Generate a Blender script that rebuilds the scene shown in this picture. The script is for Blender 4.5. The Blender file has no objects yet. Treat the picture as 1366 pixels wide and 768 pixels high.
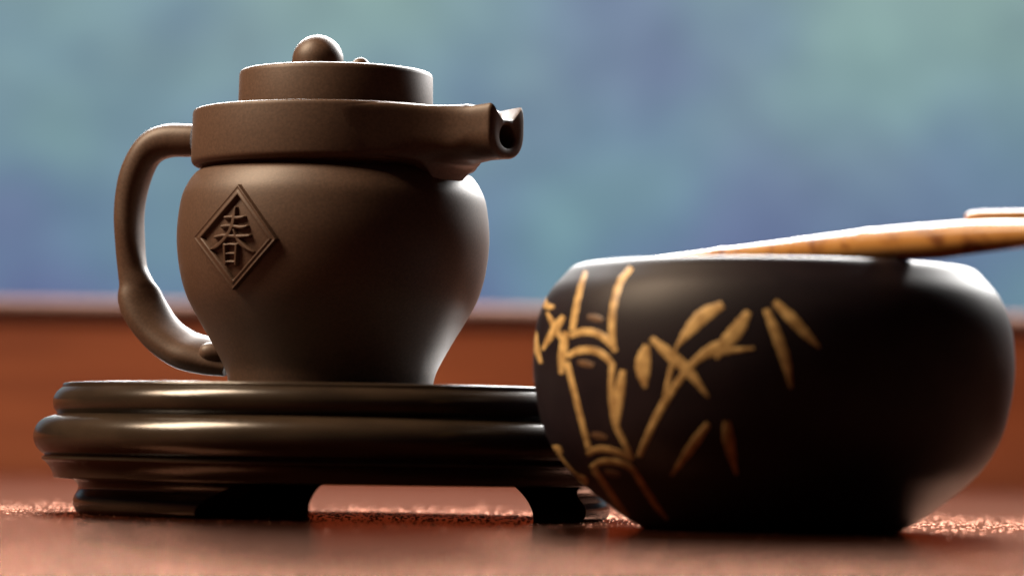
import bpy, math
import numpy as np
from mathutils import Vector, Matrix, Euler

scene = bpy.context.scene
R = math.radians
U = 1.0 / 4140.0            # one photograph pixel, in metres, at the teapot's distance
FPX = 4554.0                # focal length in photograph pixels
DIST = 1.1

# ---------------------------------------------------------------- camera
cam_data = bpy.data.cameras.new('camera')
cam = bpy.data.objects.new('camera', cam_data)
scene.collection.objects.link(cam)
cam.location = (243 * U, -DIST, 95 * U)
PITCH = math.atan(211.8 / FPX)
CR = Matrix.Rotation(R(90) + PITCH, 3, 'X') @ Matrix.Rotation(R(0.9), 3, 'Z')
cam.rotation_euler = CR.to_euler()
cam_data.sensor_width = 36.0
cam_data.lens = 36.0 * FPX / 1366.0
cam_data.clip_start = 0.02
cam_data.clip_end = 200.0
cam_data.dof.use_dof = True
cam_data.dof.focus_distance = 1.085
cam_data.dof.aperture_fstop = 8.5
scene.camera = cam

# ---------------------------------------------------------------- world and lamps
world = bpy.data.worlds.new('World')
scene.world = world
world.use_nodes = True
world.node_tree.nodes['Background'].inputs[0].default_value = (0.55, 0.58, 0.85, 1)
world.node_tree.nodes['Background'].inputs[1].default_value = 0.010

def area_lamp(name, loc, target, size, size_y, watts, color, spread=180):
    d = bpy.data.lights.new(name, 'AREA')
    d.shape = 'RECTANGLE'
    d.size, d.size_y, d.energy, d.color = size, size_y, watts, color
    d.spread = R(spread)
    o = bpy.data.objects.new(name, d)
    scene.collection.objects.link(o)
    o.location = loc
    o.rotation_euler = (Vector(target) - Vector(loc)).to_track_quat('-Z', 'Y').to_euler()
    return o

# window daylight behind and above, daylight on the hillside, a warm window of the room to the left
area_lamp('window_daylight', (0.28, 1.25, 0.88), (0.08, 0.0, 0.05), 1.6, 0.7, 180.0, (1.0, 0.98, 0.95))
area_lamp('room_window', (-1.0, -0.17, 1.28), (0.0, 0.0, 0.08), 0.50, 0.80, 60.0, (1.0, 0.75, 0.52))
area_lamp('hillside_daylight', (0.0, 5.0, 9.0), (0.0, 27.0, 3.0), 18.0, 8.0, 6900.0, (0.95, 0.98, 1.0))

scene.view_settings.view_transform = 'Standard'
scene.view_settings.look = 'None'
scene.view_settings.exposure = 0.0
scene.view_settings.gamma = 1.0
scene.cycles.caustics_reflective = False

# ---------------------------------------------------------------- pixel <-> place
CL = Vector(cam.location)
CRT = CR.transposed()

def ray(px, py):
    return CR @ Vector(((px - 683.0) / FPX, -(py - 384.0) / FPX, -1.0))

def at(px, py, Y):
    d = ray(px, py)
    return CL + d * ((Y - CL.y) / d.y)

def on_plane(px, py, p, n):
    d = ray(px, py)
    return CL + d * ((Vector(p) - CL).dot(n) / d.dot(n))

CRn = np.array(CRT)
def project(P):                       # P (..., 3) -> px, py
    q = (np.asarray(P) - np.array(CL)) @ CRn.T
    return 683 + FPX * q[..., 0] / -q[..., 2], 384 - FPX * q[..., 1] / -q[..., 2]

# ---------------------------------------------------------------- helpers
def link(name, verts, faces, mat, parent=None, sharp=35, kind=None):
    me = bpy.data.meshes.new(name)
    me.from_pydata([tuple(map(float, v)) for v in verts], [], [tuple(map(int, f)) for f in faces])
    me.validate()
    import bmesh
    bm = bmesh.new(); bm.from_mesh(me)
    bmesh.ops.remove_doubles(bm, verts=bm.verts, dist=1e-6)
    bmesh.ops.recalc_face_normals(bm, faces=bm.faces)
    bm.to_mesh(me); bm.free()
    for p in me.polygons:
        p.use_smooth = True
    me.set_sharp_from_angle(angle=R(sharp))
    if mat: me.materials.append(mat)
    o = bpy.data.objects.new(name, me)
    scene.collection.objects.link(o)
    if parent:
        o.parent = parent
        o.matrix_parent_inverse = Matrix.Translation(-Vector(parent.location))
    if kind: o['kind'] = kind
    return o

def thing(name, loc, label, cat):
    o = bpy.data.objects.new(name, None)
    scene.collection.objects.link(o)
    o.location = loc
    o.empty_display_size = 0.02
    o['label'] = label; o['category'] = cat
    return o

def smooth_line(pts, n=8):            # Catmull-Rom through pts
    P = [np.array(p, float) for p in pts]
    if len(P) < 3: return [P[0] + (P[-1] - P[0]) * t for t in np.linspace(0, 1, n + 1)]
    Q = [2 * P[0] - P[1]] + P + [2 * P[-1] - P[-2]]
    out = []
    for i in range(1, len(Q) - 2):
        p0, p1, p2, p3 = Q[i - 1:i + 3]
        for k in range(n):
            t = k / n
            out.append(0.5 * (2 * p1 + (p2 - p0) * t + (2 * p0 - 5 * p1 + 4 * p2 - p3) * t * t + (3 * p1 - p0 - 3 * p2 + p3) * t ** 3))
    out.append(P[-1])
    return out

def lathe(runs, c=(0, 0), seg=160, n=5):   # runs: lists of (r, z) in metres, joined at corners
    prof = []
    for r in runs:
        s = smooth_line(r, n) if len(r) > 2 else [np.array(p, float) for p in r]
        if prof and np.allclose(prof[-1], s[0]): s = s[1:]
        prof += list(s)
    verts, faces = [], []
    for (r, z) in prof:
        for k in range(seg):
            a = 2 * math.pi * k / seg
            verts.append((c[0] + r * math.cos(a), c[1] + r * math.sin(a), z))
    for i in range(len(prof) - 1):
        for k in range(seg):
            a, b = i * seg + k, i * seg + (k + 1) % seg
            faces.append((a, b, b + seg, a + seg))
    if prof[0][0] > 1e-6: faces.append(tuple(range(seg)))
    if prof[-1][0] > 1e-6: faces.append(tuple((len(prof) - 1) * seg + k for k in range(seg)))
    return verts, faces, prof

def loft(rings, cap0=True, cap1=True):
    n = len(rings[0]); verts, faces = [], []
    for r in rings: verts += [tuple(p) for p in r]
    for i in range(len(rings) - 1):
        for k in range(n):
            a, b = i * n + k, i * n + (k + 1) % n
            faces.append((a, b, b + n, a + n))
    if cap0: faces.append(tuple(range(n - 1, -1, -1)))
    if cap1: faces.append(tuple((len(rings) - 1) * n + k for k in range(n)))
    return verts, faces

def ss(x, a, b):
    t = np.clip((x - a) / (b - a), 0, 1)
    return t * t * (3 - 2 * t)

# ---------------------------------------------------------------- materials
def material(name, col, rough=0.5, spec=0.5, col2=None, cscale=60, grain=0, gscale=1500, gdist=0.0001,
             grough=0.0, coat=0.0, coat_rough=0.1, metal=0.0, stretch=(1, 1, 1), sheen=0.0):
    m = bpy.data.materials.new(name); m.use_nodes = True
    nt = m.node_tree; N = nt.nodes; L = nt.links
    b = N['Principled BSDF']
    b.inputs['Roughness'].default_value = rough
    b.inputs['Specular IOR Level'].default_value = spec
    b.inputs['Metallic'].default_value = metal
    b.inputs['Coat Weight'].default_value = coat
    b.inputs['Coat Roughness'].default_value = coat_rough
    b.inputs['Base Color'].default_value = (*col, 1)
    tc = N.new('ShaderNodeTexCoord'); mp = N.new('ShaderNodeMapping')
    mp.inputs['Scale'].default_value = stretch
    L.new(tc.outputs['Object'], mp.inputs['Vector'])
    if col2:
        nz = N.new('ShaderNodeTexNoise'); nz.inputs['Scale'].default_value = cscale; nz.inputs['Detail'].default_value = 5
        L.new(mp.outputs[0], nz.inputs['Vector'])
        rp = N.new('ShaderNodeValToRGB')
        rp.color_ramp.elements[0].position = 0.35; rp.color_ramp.elements[0].color = (*col, 1)
        rp.color_ramp.elements[1].position = 0.68; rp.color_ramp.elements[1].color = (*col2, 1)
        L.new(nz.outputs[0], rp.inputs[0]); L.new(rp.outputs[0], b.inputs['Base Color'])
        if grough:
            mr = N.new('ShaderNodeMapRange')
            mr.inputs[3].default_value = rough - grough; mr.inputs[4].default_value = rough + grough
            L.new(nz.outputs[0], mr.inputs[0]); L.new(mr.outputs[0], b.inputs['Roughness'])
    if grain:
        g = N.new('ShaderNodeTexNoise'); g.inputs['Scale'].default_value = gscale; g.inputs['Detail'].default_value = 3
        L.new(mp.outputs[0], g.inputs['Vector'])
        bp = N.new('ShaderNodeBump'); bp.inputs['Strength'].default_value = grain; bp.inputs['Distance'].default_value = gdist
        L.new(g.outputs[0], bp.inputs['Height']); L.new(bp.outputs[0], b.inputs['Normal'])
    return m

M_CLAY = material('brown_clay', (0.062, 0.034, 0.021), 0.50, 0.42, (0.090, 0.050, 0.032), 1100, 0.22, 1500, 0.0001)
M_DARK = material('hole_dark', (0.02, 0.012, 0.01), 0.7, 0.3)
M_STAND = material('dark_lacquered_wood', (0.022, 0.015, 0.010), 0.22, 0.5, (0.038, 0.025, 0.016), 40, 0.25, 700, 0.0001, 0.04, stretch=(1, 1, 3))
M_BOWL = material('black_glaze', (0.009, 0.006, 0.009), 0.48, 0.17, (0.014, 0.009, 0.012), 90, 0.2, 900, 0.0001)
M_BOWLIN = material('inner_glaze', (0.02, 0.013, 0.012), 0.35, 0.5, (0.03, 0.02, 0.018), 90)
M_GOLD = material('gold_paint', (0.34, 0.20, 0.07), 0.40, 0.4, (0.72, 0.48, 0.19), 300, 0.3, 900, 0.0001)
M_GOLDFAINT = material('worn_gold_paint', (0.16, 0.085, 0.035), 0.45, 0.5, (0.10, 0.055, 0.03), 300)
M_RAIL = material('pale_metal_rail', (0.08, 0.038, 0.026), 0.8, 0.15, (0.10, 0.05, 0.034), 20)

def wood_material(name, dark, light, rough, gr, scale=(1.2, 14, 14), bump=0.3, bscale=1300, bdist=0.0001, coat=0.0):
    m = bpy.data.materials.new(name); m.use_nodes = True
    nt = m.node_tree; N = nt.nodes; L = nt.links; b = N['Principled BSDF']
    tc = N.new('ShaderNodeTexCoord'); mp = N.new('ShaderNodeMapping'); mp.inputs['Scale'].default_value = scale
    L.new(tc.outputs['Object'], mp.inputs['Vector'])
    a = N.new('ShaderNodeTexNoise'); a.inputs['Scale'].default_value = 4; a.inputs['Detail'].default_value = 8; a.inputs['Distortion'].default_value = 0.6
    L.new(mp.outputs[0], a.inputs['Vector'])
    rp = N.new('ShaderNodeValToRGB')
    rp.color_ramp.elements[0].position = 0.3; rp.color_ramp.elements[0].color = (*dark, 1)
    rp.color_ramp.elements[1].position = 0.72; rp.color_ramp.elements[1].color = (*light, 1)
    L.new(a.outputs[0], rp.inputs[0]); L.new(rp.outputs[0], b.inputs['Base Color'])
    mr = N.new('ShaderNodeMapRange'); mr.inputs[3].default_value = rough - gr; mr.inputs[4].default_value = rough + gr
    L.new(a.outputs[0], mr.inputs[0]); L.new(mr.outputs[0], b.inputs['Roughness'])
    b.inputs['Coat Weight'].default_value = coat
    g = N.new('ShaderNodeTexNoise'); g.inputs['Scale'].default_value = bscale; g.inputs['Detail'].default_value = 4
    L.new(tc.outputs['Object'], g.inputs['Vector'])
    bp = N.new('ShaderNodeBump'); bp.inputs['Strength'].default_value = bump; bp.inputs['Distance'].default_value = bdist
    L.new(g.outputs[0], bp.inputs['Height']); L.new(bp.outputs[0], b.inputs['Normal'])
    return m

def table_material():
    m = bpy.data.materials.new('varnished_table_wood'); m.use_nodes = True
    nt = m.node_tree; N = nt.nodes; L = nt.links
    N.remove(N['Principled BSDF'])
    out = [n for n in N if n.type == 'OUTPUT_MATERIAL'][0]
    tc = N.new('ShaderNodeTexCoord'); mp = N.new('ShaderNodeMapping'); mp.inputs['Scale'].default_value = (3.0, 26, 26)
    L.new(tc.outputs['Object'], mp.inputs['Vector'])
    a = N.new('ShaderNodeTexNoise'); a.inputs['Scale'].default_value = 3; a.inputs['Detail'].default_value = 7; a.inputs['Distortion'].default_value = 0.7
    L.new(mp.outputs[0], a.inputs['Vector'])
    def ramp(src, p0, c0, p1, c1):
        r_ = N.new('ShaderNodeValToRGB'); e = r_.color_ramp.elements
        e[0].position = p0; e[0].color = (*c0, 1); e[1].position = p1; e[1].color = (*c1, 1)
        L.new(src, r_.inputs[0]); return r_.outputs[0]
    wood = ramp(a.outputs[0], 0.3, (0.022, 0.0055, 0.003), 0.72, (0.045, 0.012, 0.006))
    varnish = ramp(a.outputs[0], 0.3, TABLE_TINT[0], 0.72, TABLE_TINT[1])
    g = N.new('ShaderNodeTexNoise'); g.inputs['Scale'].default_value = 1300; g.inputs['Detail'].default_value = 1
    L.new(tc.outputs['Object'], g.inputs['Vector'])
    pits = ramp(g.outputs[0], 0.56, (0, 0, 0), 0.74, (1, 1, 1))
    bp = N.new('ShaderNodeBump'); bp.inputs['Strength'].default_value = 0.16; bp.inputs['Distance'].default_value = 0.0003
    L.new(pits, bp.inputs['Height'])
    df = N.new('ShaderNodeBsdfDiffuse'); L.new(wood, df.inputs['Color']); L.new(bp.outputs[0], df.inputs['Normal'])
    gl = N.new('ShaderNodeBsdfGlossy'); L.new(varnish, gl.inputs['Color']); gl.inputs['Roughness'].default_value = TABLE_ROUGH
    L.new(bp.outputs[0], gl.inputs['Normal'])
    mx = N.new('ShaderNodeMixShader'); fr = N.new('ShaderNodeFresnel'); fr.inputs['IOR'].default_value = 1.5
    L.new(fr.outputs[0], mx.inputs[0])
    L.new(df.outputs[0], mx.inputs[1]); L.new(gl.outputs[0], mx.inputs[2]); L.new(mx.outputs[0], out.inputs['Surface'])
    return m
TABLE_TINT = ((0.52, 0.25, 0.17), (0.78, 0.42, 0.30)); TABLE_ROUGH = 0.10
M_TABLE = table_material()
M_WALL = wood_material('red_wood_panel', (0.16, 0.042, 0.017), (0.27, 0.080, 0.029), 0.42, 0.06, scale=(0.8, 9, 9), bump=0.2)

# ---------------------------------------------------------------- setting: table, parapet, hillside
WALL_Y = 1.222
def box(x0, x1, y0, y1, z0, z1):
    v = [(x, y, z) for z in (z0, z1) for y in (y0, y1) for x in (x0, x1)]
    f = [(0, 1, 3, 2), (4, 5, 7, 6), (0, 1, 5, 4), (2, 3, 7, 6), (0, 2, 6, 4), (1, 3, 7, 5)]
    return v, f

def bevel(o, w, seg=3):
    mod = o.modifiers.new('bevel', 'BEVEL'); mod.width = w; mod.segments = seg; mod.limit_method = 'ANGLE'
    return o

bevel(link('table_top', *box(-2.2, 2.2, -1.6, WALL_Y, -0.04, 0.0), M_TABLE, kind='structure'), 0.004)
table = bpy.data.objects['table_top']
rng = np.random.default_rng(11)
gv, gf = [], []
for _ in range(7500):                              # raised grain in the varnish, seen edge-on as a line of glints
    gx, gy = rng.uniform(-0.26, 0.42), rng.normal(0.02, 0.075)
    gr, gh = rng.uniform(0.0003, 0.0007), rng.uniform(0.00010, 0.00030)
    b0 = len(gv); ph = rng.uniform(0, 1)
    for rr, zz in ((1.0, -0.00002), (0.72, gh * 0.62)):
        for k in range(6):
            a_ = 2 * math.pi * (k + ph) / 6
            gv.append((gx + gr * rr * math.cos(a_), gy + gr * rr * math.sin(a_), zz))
    gv.append((gx, gy, gh))
    for k in range(6):
        k2 = (k + 1) % 6
        gf.append((b0 + k, b0 + k2, b0 + 6 + k2, b0 + 6 + k)); gf.append((b0 + 6 + k, b0 + 6 + k2, b0 + 12))
link('surface_grain', gv, gf, M_TABLE, parent=table, sharp=180, kind='stuff')
w = bevel(link('window_parapet', *box(-2.2, 2.2, WALL_Y - 0.002, WALL_Y + 0.10, -0.05, 0.1075), M_WALL, kind='structure'), 0.003)
link_rail = bevel(link('window_rail', *box(-2.2, 2.2, WALL_Y - 0.014, WALL_Y + 0.07, 0.107, 0.1180), M_RAIL, parent=w), 0.006, 5)

def hillside():
    rng = np.random.default_rng(4)
    nx, nz = 150, 70
    X = np.linspace(-14, 14, nx); T = np.linspace(0, 1, nz)
    waves = [(rng.uniform(0.5, 3.2), rng.uniform(0.5, 3.2), rng.uniform(0, 6.3), rng.uniform(0.12, 0.35)) for _ in range(26)]
    v, f = [], []
    for t in T:
        for x in X:
            z = -3 + 14 * t
            y = 24 + 7 * t
            d = sum(a * math.sin(kx * x + p) * math.cos(kz * z * 1.2 + 2 * p) for kx, kz, p, a in waves)
            v.append((x, y + 0.22 * d, z + 0.12 * d))
    for i in range(nz - 1):
        for k in range(nx - 1):
            a = i * nx + k
            f.append((a, a + 1, a + nx + 1, a + nx))
    m = bpy.data.materials.new('hazy_woodland'); m.use_nodes = True
    nt = m.node_tree; N = nt.nodes; L = nt.links; b = N['Principled BSDF']
    b.inputs['Roughness'].default_value = 1.0; b.inputs['Specular IOR Level'].default_value = 0.0
    tc = N.new('ShaderNodeTexCoord')
    def noise(sc, off, det=2):
        mp = N.new('ShaderNodeMapping'); mp.inputs['Location'].default_value = off
        n_ = N.new('ShaderNodeTexNoise'); n_.inputs['Scale'].default_value = sc; n_.inputs['Detail'].default_value = det
        L.new(tc.outputs['Object'], mp.inputs['Vector']); L.new(mp.outputs[0], n_.inputs['Vector'])
        return n_.outputs[0]
    def ramp(src, stops):
        r_ = N.new('ShaderNodeValToRGB')
        while len(r_.color_ramp.elements) < len(stops): r_.color_ramp.elements.new(0.5)
        for e, (p, c) in zip(r_.color_ramp.elements, stops): e.position = p; e.color = (*c, 1)
        L.new(src, r_.inputs[0]); return r_.outputs[0]
    low = ramp(noise(0.36, (3, 1, 7)), [(0.38, (0.135, 0.170, 0.300)), (0.50, (0.140, 0.220, 0.315)), (0.64, (0.165, 0.285, 0.320))])  # the blue haze of distance is mixed into these foliage colours
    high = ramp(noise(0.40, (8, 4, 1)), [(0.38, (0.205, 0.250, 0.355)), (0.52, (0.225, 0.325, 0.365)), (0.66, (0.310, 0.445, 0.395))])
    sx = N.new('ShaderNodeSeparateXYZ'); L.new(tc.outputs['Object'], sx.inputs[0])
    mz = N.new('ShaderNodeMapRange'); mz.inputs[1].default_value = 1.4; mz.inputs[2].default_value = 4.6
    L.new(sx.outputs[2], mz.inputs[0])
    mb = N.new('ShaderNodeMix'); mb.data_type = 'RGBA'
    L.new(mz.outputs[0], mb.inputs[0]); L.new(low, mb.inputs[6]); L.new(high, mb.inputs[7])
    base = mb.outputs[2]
    leaf = ramp(noise(2.4, (1, 9, 2), 4), [(0.35, (0.80, 0.80, 0.84)), (0.7, (1.0, 1.0, 1.0))])
    mx = N.new('ShaderNodeMix'); mx.data_type = 'RGBA'; mx.blend_type = 'MULTIPLY'; mx.inputs[0].default_value = 1.0
    L.new(base, mx.inputs[6]); L.new(leaf, mx.inputs[7]); L.new(mx.outputs[2], b.inputs['Base Color'])
    return link('wooded_hillside', v, f, m, sharp=180, kind='structure')
hillside()

# ---------------------------------------------------------------- stand
SCX = at(458, 600, 0).x
def zy(x, y): return at(x, y, 0).z
stand = thing('display_stand', (SCX, 0, 0), 'low dark brown round stand with moulded rim and carved feet under the teapot', 'stand')
def sp(x, y): return (SCX - at(x, y, 0).x, zy(x, y))
zt = zy(87, 511)
top_run = [(0.0, zt - 0.0004), (SCX - at(96, 511, 0).x, zt - 0.0004)]
runs = [top_run,
        [top_run[-1], sp(90, 511), sp(87, 513), sp(86, 517)],
        [sp(86, 517), sp(83, 519)],
        [sp(83, 519), sp(78, 524), sp(74.5, 531), sp(74, 538), sp(75.5, 545), sp(79, 550)],
        [sp(79, 550), sp(80, 552), sp(76, 553)],
        [sp(76, 553), sp(66, 556), sp(57, 561), sp(50.5, 570), sp(48, 582), sp(51, 593), sp(57, 601), sp(61, 604)],
        [sp(61, 604), sp(63, 606), sp(59, 608)],
        [sp(59, 608), sp(59, 611), sp(64, 615), sp(69, 621), sp(72.5, 628), sp(74, 634)],
        [sp(74, 634), sp(77, 636), sp(92, 636.5)],
        [sp(92, 636.5), (0.0, zy(92, 636.5))]]
v, f, _ = lathe(runs, (SCX, 0), 200, 5)
link('platform', v, f, M_STAND, stand)

foot_prof = smooth_line([sp(92, 634), sp(98, 638.5), sp(104, 644), sp(107, 650), sp(105, 656), sp(102, 661), sp(100, 667), sp(100, 673), sp(102, 679), sp(107, 684)], 4)
zb = foot_prof[-1][1]
foot_prof = [(r_, (z_ - zb) * (1 + 0.0 * z_)) for r_, z_ in foot_prof]
ztop = foot_prof[0][1]
def foot(a0, a1, fl0, fl1, n=26):
    # ring segment; a0/a1 at the floor, flaring by fl0/fl1 degrees towards the platform
    rings = []
    for r_, z_ in foot_prof:
        t = z_ / ztop
        e = t ** 2.2 * (1 if t < 1 else 1)
        A = np.radians(np.linspace(a0 - fl0 * e, a1 + fl1 * e, n))
        ri = r_ - (78 - 0) * U if False else (281 - 24 * t ** 2) * U
        ring = [(SCX + r_ * math.sin(a), -r_ * math.cos(a), z_) for a in A]
        ring += [(SCX + ri * math.sin(a), -ri * math.cos(a), z_) for a in A[::-1]]
        rings.append(ring)
    v, f = loft(rings)
    return link('foot', v, f, M_STAND, stand)
foot(-104, -28.5, 3, 13)
foot(64.5, 112, 5, 3)
foot(-167.5, -128, 6, 9)

# ---------------------------------------------------------------- teapot
AX = at(441, 520, 0).x
pot = thing('teapot', (AX, 0, zt), 'brown unglazed clay teapot with raised character emblem, standing on the dark stand', 'teapot')
def pp(r, y): return (r * U, at(441, y, 0).z)
z0 = zt - 0.0008
body_runs = [[(0, z0), (128 * U, z0)],
             [(128 * U, z0), (135 * U, z0 + 3 * U), pp(137, 508), pp(141, 494), pp(150, 476), pp(163, 453), pp(178, 428), pp(193, 400),
              pp(202, 372), pp(207, 342), pp(208.5, 315), pp(206.5, 288), pp(202, 264), pp(194, 247), pp(186, 236), pp(178, 230)],
             [pp(178, 230), pp(176, 226)],
             [pp(176, 226), pp(176, 160)], [pp(176, 160), (0, pp(0, 160)[1])]]
v, f, bprof = lathe(body_runs, (AX, 0), 220, 6)
body = link('body', v, f, M_CLAY, pot)
outer = sorted([(p[1], p[0]) for p in bprof if p[0] > 130 * U and pp(0, 512)[1] <= p[1] <= pp(0, 232)[1]])
bz = np.array([p[0] for p in outer]); br = np.array([p[1] for p in outer])

# collar ring
CT, CB = pp(0, 151)[1], pp(0, 226)[1]      # top and bottom heights
col_runs = [[(120 * U, CT), (184 * U, CT)],
            [(184 * U, CT), (187 * U, CT - 0.6 * U), (189.3 * U, CT - 2.5 * U), (190.3 * U, CT - 6 * U)],
            [(190.3 * U, CT - 6 * U), (191.5 * U, CB + 14 * U)],
            [(191.5 * U, CB + 14 * U), (191 * U, CB + 7 * U), (188.5 * U, CB + 2.5 * U), (184 * U, CB), (176 * U, CB)],
            [(176 * U, CB), (120 * U, CB)]]
v, f, _ = lathe(col_runs, (AX, 0), 220, 5)
collar = link('collar', v, f, M_CLAY, pot)

# spout: lofted out of the collar
SA = R(54)
sd = Vector((math.sin(SA), -math.cos(SA), 0)); sl = Vector((math.cos(SA), math.sin(SA), 0))
def section(th, blend=0.0):
    """U-shaped unit outline: th from straight up, clockwise; returns radius of rounded block"""
    c, s_ = math.cos(th), math.sin(th)
    n = (2.4 if c < 0 else 4.5) + 9 * blend
    return (abs(c) ** n + abs(s_) ** n) ** (-1 / n)
NS = 240
def notch_radius(th):
    if math.cos(th) < 0.3: return 9.0
    for r_ in np.arange(0.1, 2.0, 0.004):
        if r_ * math.cos(th) > 0.36 + 0.55 * (abs(r_ * math.sin(th)) / 0.62) ** 5: return r_
    return 9.0
NOTCH = [notch_radius(2 * math.pi * k / NS) for k in range(NS)]
def spout_ring(s, hw, ztop_, zbot, notch, drop=0.0):
    zc = (ztop_ + zbot) / 2; hh = (ztop_ - zbot) / 2
    ring = []
    for k in range(NS):
        th = 2 * math.pi * k / NS
        r_ = section(th, 1 - float(ss(s / U, 170, 255)))
        u, w_ = r_ * math.sin(th), r_ * math.cos(th)
        if notch > 0:
            lim = r_ + (min(r_, NOTCH[k]) - r_) * notch
            u, w_ = lim * math.sin(th), lim * math.cos(th)
        u *= 1 - 0.26 * max(0.0, -w_) ** 3 * math.exp(-((s / U - 212) / 26) ** 2)      # the root tucks in underneath
        p = sd * s + sl * (u * hw)
        ring.append((AX + p.x, p.y, zc + w_ * hh - drop * max(0.0, -w_) * math.exp(-(u * hw / (40 * U)) ** 2)))
    return ring
st = [(96, 163), (115, 151), (130, 139.6), (140, 129.9), (150, 119.3), (160, 108.8), (170, 98.4), (180, 88.3), (190, 78.5), (200, 69.3), (210, 60.9), (220, 53.5), (230, 48), (240, 44), (250, 41.2), (260, 39.4), (272, 38.4)]
rings = []
sl_pts = smooth_line(st, 4)
TIP = 272
EXT = 9
for s, hw in sl_pts:
    t = (s - 96) / (TIP - 96)
    sag = -3.0 * math.sin(math.pi * min(1, max(0, (s - 165) / (TIP - 165)))) + 3.5 * ss(s, 196, 270)
    drop = 40 * math.exp(-max(0, s - 191) / 4.5)
    low = 1.5 * ss(s, 200, TIP)
    notch = float(ss(s, 236, 250))
    rings.append(spout_ring((s + 9 * float(ss(s, 190, 272))) * U, hw * U, CT + (sag - 0.3) * U, CB + (2.0 + low) * U, notch, drop * U))
# round the lip, then close with a hole
last = rings[-1]
cz = sum(p[2] for p in last) / NS
s, hw = TIP, 38.4
tip_top, tip_bot = CT + 3.2 * U, CB + 3.5 * U
def tip_ring(ds, k):
    return spout_ring((TIP + EXT + ds) * U, hw * k * U, (tip_top + tip_bot) / 2 + (tip_top - tip_bot) / 2 * k, (tip_top + tip_bot) / 2 - (tip_top - tip_bot) / 2 * k, 1.0)
rings += [tip_ring(1.2, 0.992), tip_ring(2.8, 0.968), tip_ring(4.0, 0.93), tip_ring(4.6, 0.885)]
def hole_ring(ds, ru, rv):
    zc = (tip_top + tip_bot) / 2 - 8.5 * U
    out = []
    for k in range(NS):
        th = 2 * math.pi * k / NS
        p = sd * ((TIP + EXT + ds) * U) + sl * (ru * U * math.sin(th))
        out.append((AX + p.x, p.y, zc + rv * U * math.cos(th)))
    return out
rings += [hole_ring(4.6, 19, 17.6), hole_ring(3.8, 17.4, 16.0), hole_ring(2, 16.6, 15.2), hole_ring(-30, 15.5, 14.5)]
v, f = loft(rings, True, True)
spout = link('spout', v, f, M_CLAY, pot, sharp=50)

# lid with knob and a small vent boss
LT = pp(0, 96)[1]
lid_runs = [[(0, LT), (121 * U, LT)],
            [(121 * U, LT), (125 * U, LT - 0.8 * U), (128 * U, LT - 3 * U), (129.5 * U, LT - 7 * U)],
            [(129.5 * U, LT - 7 * U), (130.3 * U, CT + 0.5 * U)],
            [(130.3 * U, CT + 0.5 * U), (128 * U, CT - 1 * U)], [(128 * U, CT - 1 * U), (0, CT - 1 * U)]]
v, f, _ = lathe(lid_runs, (AX, 0), 200, 5)
lid = link('lid', v, f, M_CLAY, pot)
def mound(name, cx, cy, rx, ry, h, z, parent, skirt=0.0):
    rings = []
    if skirt: rings.append([(cx + rx * 1.0 * math.cos(a), cy + ry * 1.0 * math.sin(a), z - skirt) for a in np.linspace(0, 2 * math.pi, 48, endpoint=False)])
    for i in range(13):
        t = math.pi / 2 * i / 12
        rr, hh = math.cos(t), math.sin(t)
        rr = max(rr, 0.001)
        rings.append([(cx + rx * rr * math.cos(a), cy + ry * rr * math.sin(a), z + h * hh) for a in np.linspace(0, 2 * math.pi, 48, endpoint=False)])
    v, f = loft(rings)
    return link(name, v, f, M_CLAY, parent)
kx = at(424, 80, 0).x
mound('knob', kx, 0, 34.5 * U, 35 * U, 35 * U, LT + 14 * U, lid, 16 * U)
mound('vent_boss', at(480, 80, 0).x, 24 * U, 16 * U, 12 * U, 23 * U, LT - 0.5 * U, lid)

# handle
HA = R(-108)
hd = Vector((math.sin(HA), -math.cos(HA), 0)); hb = Vector((-hd.y, hd.x, 0))
outc = smooth_line([(262, 166), (250, 165.5), (224, 166), (201, 173), (182, 190), (166, 220), (158, 253), (155.5, 291), (157, 337), (160.5, 368), (163.5, 381), (164.5, 398), (173, 422), (191.6, 450), (215, 473), (243, 490), (275, 498), (303, 501)], 5)
innc = smooth_line([(262, 209), (249, 209.5), (228, 210), (211, 217), (201, 234), (192.5, 262), (189, 291), (190, 328), (193.5, 352), (197, 364), (201.5, 376), (205, 385), (213, 403), (229, 426.6), (251, 443), (272, 450), (290, 458), (312, 470)], 5)
rings = []
front = hb if hb.y < 0 else -hb
for j, (o_, i_) in enumerate(zip(outc, innc)):
    po = on_plane(o_[0], o_[1], (AX, 0, 0), hb); pi_ = on_plane(i_[0], i_[1], (AX, 0, 0), hb)
    c = (po + pi_) / 2; wd = (po - pi_).length / 2; nrm = (po - pi_).normalized()
    k_ = float(ss(j / (len(outc) - 1), 0.46, 0.80))          # the lower half is a strap, tilted to show its upper face
    al = R(58) * k_
    ma = wd * (1 + 0.42 * k_); mi = wd * (1 - 0.223 * k_)
    e1 = nrm * math.cos(al) + front * math.sin(al); e2 = front * math.cos(al) - nrm * math.sin(al)
    ring = []
    for k in range(40):
        th = 2 * math.pi * k / 40
        cc, sn = math.cos(th), math.sin(th)
        p_ = 0.92 - 0.14 * k_
        ring.append(c + e1 * (ma * math.copysign(abs(cc) ** p_, cc)) + e2 * (mi * math.copysign(abs(sn) ** p_, sn)))
    rings.append(ring)
v, f = loft(rings)
handle = link('handle', v, f, M_CLAY, pot)
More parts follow.
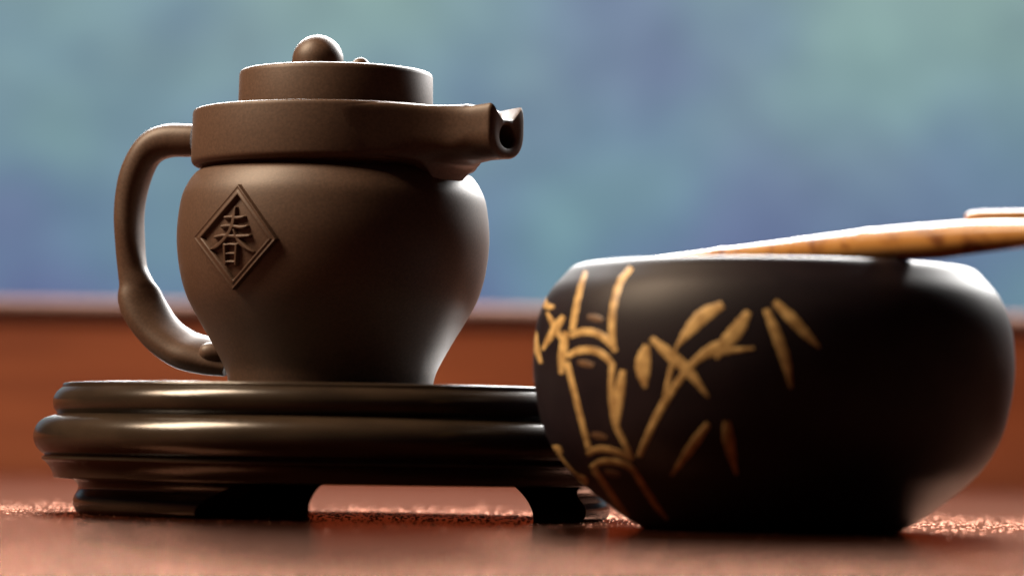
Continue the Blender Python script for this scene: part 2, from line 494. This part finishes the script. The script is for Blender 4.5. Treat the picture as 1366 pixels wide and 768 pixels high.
# stub of the handle's lower joint
c = on_plane(279, 471, (AX, 0, 0), hb) + Vector((0, -16 * U, 0))
rings = []
ax = Vector((-0.96, -0.1, 0.10)).normalized(); a1 = ax.orthogonal().normalized(); a2 = ax.cross(a1)
for s, r_ in [(-34, 15), (-14, 15.4), (-4, 15), (3, 13.6), (8, 11), (11, 7.5), (12.4, 3.5), (12.7, 0.02)]:
    rings.append([c + ax * (s * U) + (a1 * math.cos(t) + a2 * math.sin(t)) * (r_ * U) for t in np.linspace(0, 2 * math.pi, 36, endpoint=False)])
v, f = loft(rings)
link('joint_stub', v, f, M_CLAY, handle, sharp=60)

# emblem in relief on the body
def relief(name, hfun, parent, step=0.85, mat=M_CLAY):
    az = np.radians(np.arange(-66, -13, step / 208 * 57.3)); zz = np.arange(pp(0, 395)[1], pp(0, 238)[1], step * U)
    A, Z = np.meshgrid(az, zz)
    rr = np.interp(Z, bz, br)
    dr = np.gradient(rr, axis=0) / np.gradient(Z, axis=0)
    P0 = np.stack([AX + rr * np.sin(A), -rr * np.cos(A), Z], -1)
    px, py = project(P0)
    H = hfun(px, py)
    n = np.sqrt(1 + dr ** 2)
    hh = np.maximum(H, -1.0) * U
    P = np.stack([AX + (rr + hh / n) * np.sin(A), -(rr + hh / n) * np.cos(A), Z - hh * dr / n], -1)
    nr, nc = A.shape
    keep = H > -0.9
    q = keep[:-1, :-1] | keep[1:, :-1] | keep[:-1, 1:] | keep[1:, 1:]
    idx = -np.ones(A.shape, int); verts = []; faces = []
    for i, k in zip(*np.nonzero(q)):
        fc = []
        for (a, b) in ((i, k), (i, k + 1), (i + 1, k + 1), (i + 1, k)):
            if idx[a, b] < 0:
                idx[a, b] = len(verts); verts.append(P[a, b])
            fc.append(idx[a, b])
        faces.append(fc)
    return link(name, verts, faces, mat, parent, sharp=180)

corners = np.array([(321.4, 245.5), (372.5, 319), (314, 387.5), (261, 316.5)])
def d_diamond(px, py):
    d = np.full(px.shape, 1e9)
    for i in range(4):
        a, b = corners[i], corners[(i + 1) % 4]
        e = (b - a) / np.linalg.norm(b - a)
        d = np.minimum(d, -(e[1] * (px - a[0]) - e[0] * (py - a[1])))
    return d
def h_plate(px, py):
    d = d_diamond(px, py)
    return np.where(d > -1.5, -1 + 2.6 * ss(d, -1.5, 1.5), -2)
def h_frame(px, py):
    d = d_diamond(px, py)
    h = -1 + 8.0 * ss(d, -0.6, 2.2) - 0.9 * ss(d, 2.6, 4.4) + 0.7 * ss(d, 5.8, 7.4) - 8.0 * ss(d, 9.0, 11.6)
    return np.where((d > -1.0) & (d < 11.8), h, -2)
ZC = lambda p: (230 + p[0] / 4.265, 220 + p[1] / 4.265)
char_strokes = [
    ([(316, 302), (345, 300), (385, 304), (418, 298)], [9, 8.5, 10, 7]),
    ([(298, 352), (345, 348), (400, 357), (434, 350)], [9, 8.5, 10, 7]),
    ([(260, 410), (310, 402), (380, 407), (448, 403)], [8, 9, 10, 8]),
    ([(372, 246), (366, 290), (358, 335), (338, 385), (300, 435), (262, 466), (232, 480)], [7, 10, 11, 11, 11, 11, 5]),
    ([(362, 370), (380, 415), (415, 458), (470, 494)], [6, 9, 11, 4]),
    ([(312, 452), (314, 505), (318, 562)], [9, 9, 8]),
    ([(312, 455), (345, 450), (380, 454)], [8, 7, 8]),
    ([(378, 452), (376, 505), (374, 562)], [9, 9, 8]),
    ([(318, 503), (345, 501), (372, 502)], [6, 6, 6]),
    ([(318, 548), (345, 547), (374, 548)], [7, 7, 7])]
def h_char(px, py):
    best = np.full(px.shape, -99.0)
    for pts, ws in char_strokes:
        q = smooth_line([(*ZC(p), w_ * 1.34 / 4.265) for p, w_ in zip(pts, ws)], 5)
        for a, b in zip(q[:-1], q[1:]):
            e = b[:2] - a[:2]; L2 = (e ** 2).sum() + 1e-9
            t = np.clip(((px - a[0]) * e[0] + (py - a[1]) * e[1]) / L2, 0, 1)
            dd = np.hypot(px - a[0] - t * e[0], py - a[1] - t * e[1])
            best = np.maximum(best, a[2] + (b[2] - a[2]) * t + 0.6 - dd)
    return np.where(best > -0.8, 0.2 + 6.8 * ss(best, -0.8, 2.6), -2)
emblem = relief('emblem', h_plate, pot)
emblem['label'] = 'raised diamond emblem with a Chinese character'
relief('emblem_frame', h_frame, emblem, 0.7)
relief('emblem_character', h_char, emblem, 0.6)

# ---------------------------------------------------------------- bowl
BY = -440 * U
BC = at(1029, 640, BY)
BX = BC.x
BS = FPX / (FPX - 440)
bowl = thing('bowl', (BX, BY, 0), 'round black glazed bowl painted with golden bamboo stalks and leaves', 'bowl')
def bp(dx, y): return (dx / BS * U, at(1029, y, BY).z)
rim_z = (95 + 222) * U
zfix = 0.0
B_out = [bp(176, 702), bp(190, 695), bp(213, 679), bp(241, 657.5), bp(276, 625), bp(302, 582), bp(315.5, 531), bp(320, 483), bp(315, 434), bp(301, 397), bp(280, 371)]
B_out = [(r_, max(z_, 0.0008)) for r_, z_ in B_out]
B_out += [(242 * U, rim_z - 3.5 * U), (233 * U, rim_z - 0.5 * U), (225 * U, rim_z - 1.5 * U), (218 * U, rim_z - 8 * U)]
B_in = [(218 * U, rim_z - 8 * U), (232 * U, rim_z - 30 * U), (262 * U, rim_z - 75 * U), (268 * U, rim_z - 120 * U), (250 * U, rim_z - 190 * U), (190 * U, rim_z - 250 * U), (90 * U, rim_z - 280 * U), (0.0, rim_z - 284 * U)]
v, f, oprof = lathe([[(0, 0.0), (152 * U, 0.0)], [(152 * U, 0.0), (157 * U, 0.0004), B_out[0]], B_out], (BX, BY), 220, 6)
f = f[:-1]   # leave the mouth open
bowl_wall = link('outer_wall', v, f, M_BOWL, bowl)
v, f, _ = lathe([B_in], (BX, BY), 160, 6)
f = [q for q in f if len(q) == 4]
link('inner_wall', v, f, M_BOWLIN, bowl)

op = [(p[1], p[0]) for p in oprof if p[0] > 160 * U]
zmax_i = max(range(len(op)), key=lambda i: op[i][0])
op = op[:zmax_i + 1]
ozs = np.array([p[0] for p in op]); ors = np.array([p[1] for p in op])
def hit_bowl(px, py):
    d = ray(px, py).normalized()
    # march to the surface of revolution
    t0 = (BY - 0.12 - CL.y) / d.y
    prev = None
    for i in range(500):
        t = t0 + i * 0.0004
        p = CL + d * t
        g = math.hypot(p.x - BX, p.y - BY) - np.interp(p.z, ozs, ors, left=0.04, right=0.0)
        if g < 0:
            if prev is None: return None
            lo, hi = t - 0.0004, t
            for _ in range(14):
                m_ = (lo + hi) / 2; p = CL + d * m_
                if math.hypot(p.x - BX, p.y - BY) - np.interp(p.z, ozs, ors) < 0: hi = m_
                else: lo = m_
            p = CL + d * hi
            e = 0.0004
            drdz = (np.interp(p.z + e, ozs, ors) - np.interp(p.z - e, ozs, ors)) / (2 * e)
            a = math.atan2(p.y - BY, p.x - BX)
            n = Vector((math.cos(a), math.sin(a), -drdz)).normalized()
            return p, n
        prev = g
    return None

def gold(name, pts, ws, mat=M_GOLD, sc=1.97, org=(690, 320)):
    q = smooth_line([(org[0] + p[0] / sc, org[1] + p[1] / sc, w_ / sc / 2) for p, w_ in zip(pts, ws)], 7)
    rows = []
    prof = [(-1, -0.02), (-0.86, 0.05), (-0.4, 0.07), (0, 0.075), (0.4, 0.07), (0.86, 0.05), (1, -0.02)]
    for i, a in enumerate(q):
        e = q[min(i + 1, len(q) - 1)][:2] - q[max(i - 1, 0)][:2]
        e = e / (np.linalg.norm(e) + 1e-9); nn = np.array([-e[1], e[0]])
        wd = max(a[2] * 0.86, 0.5) * (1 + 0.06 * math.sin(i * 1.7 + pts[0][0]))
        row = []
        for s, h in prof:
            xy = a[:2] + nn * s * wd
            hb_ = None
            for _ in range(14):                     # a stroke that runs over the bowl's edge ends at the edge
                hb_ = hit_bowl(*xy)
                if hb_: break
                to = np.array((1029.0, 500.0)) - xy
                xy = xy + to / np.linalg.norm(to) * 2.0
            if hb_ is None: row = None; break
            row.append(hb_[0] + hb_[1] * (h * 0.001))
        if row: rows.append(row)
    if len(rows) < 2: return
    verts = [p for r_ in rows for p in r_]; faces = []
    m_ = len(prof)
    for i in range(len(rows) - 1):
        for k in range(m_ - 1):
            a = i * m_ + k
            faces.append((a, a + 1, a + m_ + 1, a + m_))
    link(name, verts, faces, mat, bowl, sharp=180)

S = 'bamboo_stalk_line'; LF = 'bamboo_leaf'
for nm, pts, ws in [
    (S, [(180, 82), (165, 130), (152, 190), (145, 238)], [14, 19, 20, 20]),
    (S, [(300, 72), (270, 112), (252, 180), (249, 245), (255, 292)], [18, 22, 22, 22, 14]),
    (S, [(138, 252), (170, 241), (205, 244), (235, 262), (260, 292)], [18, 22, 22, 22, 14]),
    (S, [(133, 306), (160, 291), (200, 290), (230, 305), (254, 332)], [16, 22, 22, 22, 14]),
    (S, [(127, 240), (119, 300), (115, 352)], [20, 28, 14]),
    (S, [(130, 320), (150, 400), (170, 480), (188, 547)], [20, 18, 18, 18]),
    (S, [(250, 322), (247, 400), (257, 480), (280, 530), (302, 577)], [18, 18, 19, 18, 16]),
    (LF, [(278, 342), (268, 400), (259, 455), (262, 492)], [18, 34, 34, 14]),
    (S, [(183, 562), (215, 549), (260, 556), (303, 577)], [16, 22, 20, 16]),
    (S, [(193, 598), (222, 582), (265, 584), (300, 600), (316, 622)], [14, 19, 20, 19, 14]),
    (S, [(200, 600), (235, 650), (268, 698), (292, 728)], [20, 20, 20, 14]),
    (S, [(310, 612), (340, 660), (368, 702), (394, 734)], [18, 19, 19, 12]),
    (LF, [(66, 150), (76, 172), (98, 176)], [14, 22, 10]),
    (LF, [(78, 190), (98, 228), (118, 266)], [10, 20, 10]),
    (LF, [(122, 200), (98, 235), (66, 288)], [16, 26, 10]),
    (LF, [(48, 240), (49, 280), (62, 324)], [10, 20, 10]),
    ('bamboo_bud', [(88, 545), (103, 553), (118, 562)], [16, 36, 14]),
    (S, [(110, 565), (140, 600), (168, 628)], [10, 8, 10]),
    ('bamboo_bud', [(160, 620), (172, 632), (184, 642)], [16, 34, 14]),
    (LF, [(341, 276), (331, 316), (331, 352), (337, 388)], [20, 46, 40, 10]),
    (LF, [(352, 258), (400, 300), (450, 345), (502, 412)], [16, 36, 32, 8]),
    (LF, [(540, 170), (490, 198), (450, 240), (418, 282)], [24, 46, 34, 8]),
    (LF, [(608, 188), (582, 230), (548, 272), (524, 312)], [20, 44, 42, 10]),
    ('bamboo_twig', [(622, 285), (560, 291), (490, 303), (440, 350), (380, 440), (345, 510), (320, 568)], [8, 20, 26, 22, 24, 22, 18]),
    ('bamboo_twig', [(418, 282), (402, 350), (388, 412)], [8, 16, 14]),
    (LF, [(552, 262), (505, 290), (458, 322)], [14, 32, 12]),
    (LF, [(502, 482), (460, 540), (406, 617)], [18, 30, 8]),
    (LF, [(550, 476), (556, 530), (576, 615)], [22, 36, 8]),
    (LF, [(654, 182), (684, 255), (706, 320), (720, 388)], [20, 34, 30, 8]),
    (LF, [(676, 162), (720, 205), (758, 246), (794, 282)], [20, 34, 28, 8])]:
    gold(nm, pts, ws)
for x, y in [(205, 205), (180, 325), (215, 515), (250, 612)]:
    gold('faded_mark', [(x - 20, y - 4), (x, y), (x + 20, y + 5)], [14, 22, 12], M_GOLDFAINT)

# ---------------------------------------------------------------- bamboo tool across the rim
def bamboo_material():
    m = bpy.data.materials.new('honey_bamboo'); m.use_nodes = True
    nt = m.node_tree; N = nt.nodes; L = nt.links; b = N['Principled BSDF']
    tc = N.new('ShaderNodeTexCoord')
    n1 = N.new('ShaderNodeTexNoise'); n1.inputs['Scale'].default_value = 90; n1.inputs['Detail'].default_value = 4; n1.inputs['Distortion'].default_value = 0.8
    L.new(tc.outputs['Object'], n1.inputs['Vector'])
    rp = N.new('ShaderNodeValToRGB')
    e = rp.color_ramp.elements
    e[0].position = 0.32; e[0].color = (0.16, 0.055, 0.018, 1)
    e[1].position = 0.47; e[1].color = (0.40, 0.185, 0.045, 1)
    x = e.new(0.75); x.color = (0.44, 0.225, 0.065, 1)
    L.new(n1.outputs[0], rp.inputs[0]); L.new(rp.outputs[0], b.inputs['Base Color'])
    b.inputs['Roughness'].default_value = 0.35
    return m
M_BAMBOO = bamboo_material()
F = Vector((BX + 133 * U, BY - 189 * U, 0)); Bk = Vector((BX - 150 * U, BY + 175 * U, 0))
dirn = (F - Bk).normalized(); LEN = (F - Bk).length
side = Vector((-dirn.y, dirn.x, 0))
tool = thing('bamboo_tea_tool', (F.x, F.y, rim_z), 'honey coloured bamboo tea tool lying across the rim of the black bowl', 'tea tool')
rings = []
pts = [(-40, 6), (0, 9.5), (120, 12.5), (230, 15), (330, 17.5), (400, 19.2), (460, 20), (520, 20.2), (580, 18.5), (640, 15.5), (700, 12.5), (760, 10.5), (800, 9.5)]
fine = smooth_line(pts, 8)
for s, r_ in fine:
    for node in (150, 300, 405): r_ += 0.7 * math.exp(-((s - node) / 5.0) ** 2)
    zb_ = rim_z - 0.6 * U + (0 if s < 520 else (s - 520) * 0.06 * U)
    c = Bk + dirn * (s * U)
    rings.append([(*(c + side * (r_ * 1.1 * U * math.cos(t)))[:2], zb_ + r_ * U * (1 + math.sin(t))) for t in np.linspace(0, 2 * math.pi, 28, endpoint=False)])
v, f = loft(rings)
link('stick', v, f, M_BAMBOO, tool)
# flat slat bound on top near the outer end
rings = []
sd2 = Vector((0.93, -0.37, 0)).normalized(); sn2 = Vector((-sd2.y, sd2.x, 0))
st0 = at(1288, 292, (F + dirn * (70 * U)).y)
for s, hw, ht in [(0, 4, 2), (2, 10, 5), (7, 15, 7.4), (20, 18, 8.6), (60, 20, 9), (140, 22, 9), (240, 22, 9), (246, 18, 7)]:
    c = st0 + sd2 * (s * U)
    ring = []
    for k in range(24):
        th = 2 * math.pi * k / 24
        cc, sn_ = math.cos(th), math.sin(th)
        q = c + sn2 * (hw * U * math.copysign(abs(cc) ** 0.5, cc)) + Vector((0, 0, ht * U * math.copysign(abs(sn_) ** 0.5, sn_)))
        ring.append(q)
    rings.append(ring)
v, f = loft(rings)
link('slat', v, f, M_BAMBOO, tool)
